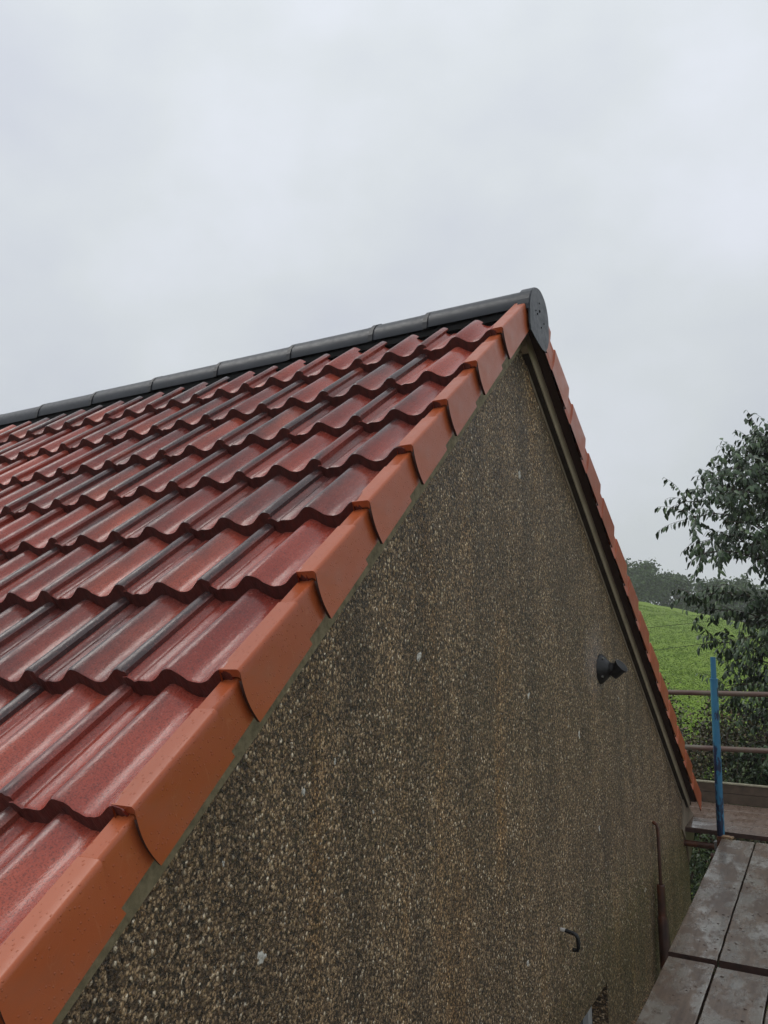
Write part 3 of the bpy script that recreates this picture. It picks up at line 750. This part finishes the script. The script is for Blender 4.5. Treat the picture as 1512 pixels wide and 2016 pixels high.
b = B(); b.box((-2.9, 4.498, -3.052), (2.5, 4.548, -3.042)); b.obj('worn_edge', TOEE, t)
b = B(); b.box((.225, 3.215, -3.1985), (.30, 3.265, -3.186), Matrix.Translation((.26, 3.24, -3.19)) @ Matrix.Rotation(-.25, 4, 'Z') @ Matrix.Translation((-.26, -3.24, 3.19)))
o = b.obj('wood_wedge', SPLINT); tag(o, 'little pale wood wedge at the foot of the blue pole', 'wedge')
# mud crumbs and dirt on the boards
V = []; F = []
for i in range(520):
    x = random.uniform(.32, 1.2); y = random.uniform(-1.3, 3.1)
    if noise.noise(Vector((x * 7, y * 3, 1))) < .02: continue
    r = random.uniform(.002, .0075); o = len(V); n = 5
    for k in range(n): a = 6.283 * k / n + random.random() * .5; V.append((x + r * math.cos(a) * 1.4, y + r * math.sin(a), -3.1992))
    V.append((x, y, -3.1992 + r * .5))
    for k in range(n): F.append((o + k, o + (k + 1) % n, o + n))
MUD = simple('mud', (.05, .025, .015), .6, .4, 60)
tag(obj('mud_crumbs', mdata('mud_crumbs', V, F, MUD)), 'small brown mud crumbs scattered over the boards', kind='stuff')

# ------------------------------------------------------------------ cables over the field
def cable(a, b_, label, sag):
    a = Vector(a); b_ = Vector(b_); d = (b_ - a); a2 = a - d * 5; b2 = b_ + d * 7
    pts = [a2.lerp(b2, t / 24) for t in range(25)]
    bb = B(); bb.tube(pts, .0042, 6); o = bb.obj('overhead_cable', CABLE); tag(o, label, 'cable', 'thin cables crossing in front of the field')  # overhead service line; both ends run on without poles
cable((-2.310, 13, -1.845), (-1.048, 13, -1.708), 'upper thin dark cable crossing in front of the green field', 0)
cable((-2.185, 13, -2.275), (-1.07, 13, -2.114), 'lower thin dark cable crossing in front of the green field', 0)

# ------------------------------------------------------------------ leaves and trees
def leaf_geo(p, d, nrm, L, W, droop=.25):
    """pointed leaf from p along d, folded along the midrib and curling down"""
    d = d.normalized(); s = d.cross(nrm).normalized(); n = s.cross(d)
    c1 = p + d * L * .38 + n * L * .05; tip = p + d * L - n * L * droop
    c2 = p + d * L * .72 - n * L * droop * .35
    return [p, c1 + s * W * .5 - n * W * .12, c2 + s * W * .36 - n * W * .12, tip, c2 - s * W * .36 - n * W * .12, c1 - s * W * .5 - n * W * .12, c1, c2], \
           [(0, 1, 6), (1, 2, 7, 6), (2, 3, 7), (3, 4, 7), (4, 5, 6, 7), (5, 0, 6)]
def px_of(p):
    d = p - CAM; z = d.dot(FW)
    if z <= 0: return None
    return 756 + 1600 * d.dot(RT) / z, 1008 - 1600 * d.dot(UP) / z, z

def rvec(r): return Vector((r.gauss(0, 1), r.gauss(0, 1), r.gauss(0, 1))).normalized()
def limb(r, p0, d0, L, n, r0, r1, up0, droop, wob=.12):
    pts = [Vector(p0)]; d = Vector(d0).normalized()
    for i in range(n):
        t = i / n; d = (d + Vector((0, 0, up0 * (1 - t) - droop * t)) + rvec(r) * wob).normalized(); pts.append(pts[-1] + d * L / n)
    return pts, [r0 + (r1 - r0) * i / n for i in range(n + 1)]

# main tree
r = random.Random(11)
TX, TY = 1.02, 7.7
tree = thing('tree', 'large dark green tree with drooping pointed leaves right of the blue pole', 'tree', (TX, TY, -5.8))
tp = [(TX, TY, -5.85), (TX + .03, TY, -4.8), (TX - .03, TY + .02, -3.6), (TX + .02, TY, -2.2), (TX - .02, TY, -.9), (TX - .06, TY, .0), (TX - .08, TY, .55)]
b = B(); b.tube(tp, [.13, .11, .095, .075, .05, .028, .012], 10); b.obj('trunk', BARK, tree, smooth=True)
def trunk_at(z):
    for i in range(len(tp) - 1):
        if tp[i][2] <= z <= tp[i+1][2]:
            t = (z - tp[i][2]) / (tp[i+1][2] - tp[i][2]); return Vector(tp[i]).lerp(Vector(tp[i+1]), t)
    return Vector(tp[-1])
leaves = []; tw = B()
nl = 150
for i in range(nl):
    f = i / (nl - 1); z = -3.95 + 4.28 * f; az = i * 2.39996 + r.uniform(-.3, .3)
    Rm = float(np.interp(z, [-4, -3, -2.3, -1.7, -1.1, -.5, -.1, .2, .45], [.95, 1.1, 1.35, 1.75, 1.65, 1.25, .95, .6, .35])) * (.78 + .34 * r.random())
    el = .18 + .75 * f
    d0 = Vector((math.cos(az), math.sin(az), el))
    pts, rad = limb(r, trunk_at(z), d0, Rm * 1.1, 8, .022 * (1.2 - f), .005, .12, .32, .10)
    bb = B(); bb.tube(pts, rad, 6); bb.obj('branch', BARK, tree)
    for j in range(2, 9):
        nt_ = 3
        for _ in range(nt_):
            bd = (pts[min(j, 8)] - pts[j-1]).normalized(); sd_ = (bd + rvec(r) * .9 + Vector((0, 0, .15))).normalized()
            tl = r.uniform(.22, .48); tpt, trd = limb(r, pts[j], sd_, tl, 5, .004, .0015, .1, .45, .12)
            tw.tube(tpt, trd, 3, False)
            m_ = int(tl / .034)
            for q_ in range(1, m_ + 1):
                t = q_ / m_; k = min(4, int(t * 5)); p = tpt[k].lerp(tpt[k+1], t * 5 - k) if k < 5 else tpt[5]
                d = (tpt[k+1] - tpt[k]).normalized(); side = d.cross(Vector((0, 0, 1)))
                side = side.normalized() if side.length > .01 else rvec(r)
                ld = (d * .45 + side * (1 if q_ % 2 else -1) * .65 + Vector((0, 0, -.5 - .5 * r.random())) + rvec(r) * .42)
                leaves.append((p, ld, (Vector((0, 0, 1)) + d * .4 + rvec(r) * .45).normalized(), r.uniform(.075, .125), r.uniform(.036, .055)))
tag(tw.obj('twig', TWIG, tree), kind='stuff')
vis = []
for i, lf in enumerate(leaves):
    q_ = px_of(lf[0] + lf[1].normalized() * lf[3] * .5)
    if q_ and q_[0] < 1512 and 600 < q_[1] < 1560: vis.append((q_[0] * .012 + q_[2] * 3.0 + r.random(), i))
vis.sort(); pickd = set(i for _, i in vis[:300])
V = []; F = []
for i, (p, d, n_, L_, W_) in enumerate(leaves):
    v, f = leaf_geo(p, d, n_, L_, W_)
    if i in pickd:
        v0 = [(x - p) for x in v]; obj('leaf', mdata('leaf', v0, f, LEAF), tree, Matrix.Translation(p))
    else:
        o = len(V); V += [tuple(x) for x in v]; F += [tuple(a + o for a in q_) for q_ in f]
tag(obj('foliage', mdata('foliage', V, F, LEAF), tree), kind='stuff')
print('tree leaves', len(leaves), 'visible', len(vis))

# shrubs
def shrub(name, label, cat, base, R, H, n, mat, ls=.045, seed=1, stems=9, lumpy=.35, group='shrubs growing below the scaffold'):
    r = random.Random(seed); bx, by = base; gz = ground(bx, by)
    t = thing(name, label, cat, (bx, by, gz), group)
    ends = []; bb = B()
    for i in range(stems):
        az = i * 2.4 + r.random(); d0 = Vector((math.cos(az) * .5, math.sin(az) * .5, 1.0))
        Ls = H * r.uniform(.75, 1.0); pts, rad = limb(r, (bx + .1 * math.cos(az), by + .1 * math.sin(az), gz - .03), d0 * 1.0, Ls, 9, .016, .004, .1, .04, .14)
        bb.tube(pts, rad, 5); ends += pts[2:]
        for j in range(3, 9):
            for _ in range(2):
                p2, r2 = limb(r, pts[j], rvec(r) + Vector((0, 0, .6)), R * r.uniform(.35, .7), 5, .006, .002, .05, .1, .2)
                bb.tube(p2, r2, 4); ends += p2[1:]
    tag(bb.obj('stem', TWIG, t), kind='stuff')
    V = []; F = []
    for i in range(n):
        e_ = r.choice(ends); s_ = ls * 2.2; p = e_ + Vector((r.gauss(0, s_), r.gauss(0, s_), r.gauss(0, s_)))
        d = rvec(r) + Vector((0, 0, -.1)); v, f = leaf_geo(p, d, (rvec(r) + Vector((0, 0, .9))).normalized(), ls * r.uniform(.7, 1.3), ls * r.uniform(.4, .65), .15)
        o = len(V); V += [tuple(x) for x in v]; F += [tuple(a + o for a in q_) for q_ in f]
    tag(obj('foliage', mdata('foliage', V, F, mat), t), kind='stuff')
    return t
shrub('shrub', 'reddish green shrub at the house corner below the upper rail', 'shrub', (-.95, 8.0), .8, 3.8, 20000, LEAFR, .052, 21, 12)
shrub('shrub', 'small bright leafed shrub low between the house and the reddish shrub', 'shrub', (-.75, 6.6), .55, 2.95, 9000, LEAFB, .05, 22, 9)
shrub('shrub', 'dark green shrub directly behind the blue pole', 'shrub', (-.25, 8.3), .7, 3.6, 20000, LEAFB, .058, 23, 11)
shrub('shrub', 'brownish leafed shrub right of the blue pole above the toe board', 'shrub', (.1, 7.6), .6, 3.3, 15000, LEAFR, .055, 24, 9)
shrub('shrub', 'light green bush under the tree at the right edge', 'shrub', (.55, 9.0), .6, 3.3, 3500, LEAFL, .06, 25, 8)
shrub('shrub', 'low dark shrub seen through the gap between house and boards', 'shrub', (-.45, 5.7), .45, 1.3, 3600, LEAFB, .05, 26, 9)

# far trees behind the crest
def far_tree(label, x, y, H, R, seed, n=5200, trunkh=.3):
    r = random.Random(seed); y += 4; H *= .66; gz = ground(x, y)
    t = thing('tree', label, 'tree', (x, y, gz), 'trees along the crest of the field')
    bb = B(); bb.tube([(x, y, gz - .2), (x + .1, y, gz + H * .4), (x, y, gz + H * .8)], [.22, .16, .05], 7)
    lumps = []
    for i in range(34):
        a = r.uniform(0, 6.28); zz = r.uniform(.02, .93); rr_ = R * (1 - (abs(zz - .45) / .62) ** 2) ** .5 if abs(zz-.45) < .62 else .3
        q_ = rr_ * r.uniform(.3, .85); lumps.append(Vector((x + q_ * math.cos(a), y + q_ * math.sin(a), gz + H * zz)))
        bb.tube([(x, y, gz + H * zz * .5), lumps[-1]], [.07, .02], 5)
    bb.obj('trunk', BARK, t)
    V = []; F = []
    for i in range(n):
        c = r.choice(lumps); p = c + Vector((r.gauss(0, R * .17), r.gauss(0, R * .17), r.gauss(0, H * .085)))
        v, f = leaf_geo(p, rvec(r), rvec(r), r.uniform(.22, .5), r.uniform(.14, .28), .1)
        o = len(V); V += [tuple(x) for x in v]; F += [tuple(a + o for a in q_) for q_ in f]
    tag(obj('crown', mdata('crown', V, F, LEAFF), t), kind='stuff')
FT = [(-23.5, 90, 7.6, 3.2, 'rounded far tree half hidden by the roof edge'),
      (-19.3, 88, 6.9, 2.6, 'hazy rounded tree just right of the roof edge'),
      (-16.2, 90, 6.6, 2.4, 'bushy far tree, second from the roof edge'),
      (-14.2, 95, 4.6, 2.0, 'low far tree in the dip of the tree line'),
      (-12.3, 88, 6.2, 2.3, 'feathery topped far tree left of the large tree'),
      (-9.6, 87, 7.0, 2.6, 'far tree partly behind the leaves of the large tree'),
      (-6.5, 88, 7.4, 2.8, 'far tree behind the large tree crown'),
      (-3.0, 90, 7.5, 2.8, 'far tree at the right end of the tree line'),
      (-28.5, 92, 8.0, 3.4, 'far tree behind the house roof')]
for i, (x, y, H, R, lb) in enumerate(FT): far_tree(lb, x, y, H, R, 50 + i)

# ------------------------------------------------------------------ rain haze
hz = Mt('haze_air'); hz.t.nodes.remove(hz.b)
pv = hz.n('ShaderNodeVolumePrincipled'); pv.inputs['Color'].default_value = (.93, .94, .96, 1); pv.inputs['Density'].default_value = .0014; pv.inputs['Anisotropy'].default_value = .2
hz.l(pv.outputs[0], [n for n in hz.t.nodes if n.type == 'OUTPUT_MATERIAL'][0].inputs['Volume'])
b = B(); b.box((-150, -150, -9.5), (150, 150, 12.0)); h = b.obj('haze', hz.m); tag(h, kind='stuff')
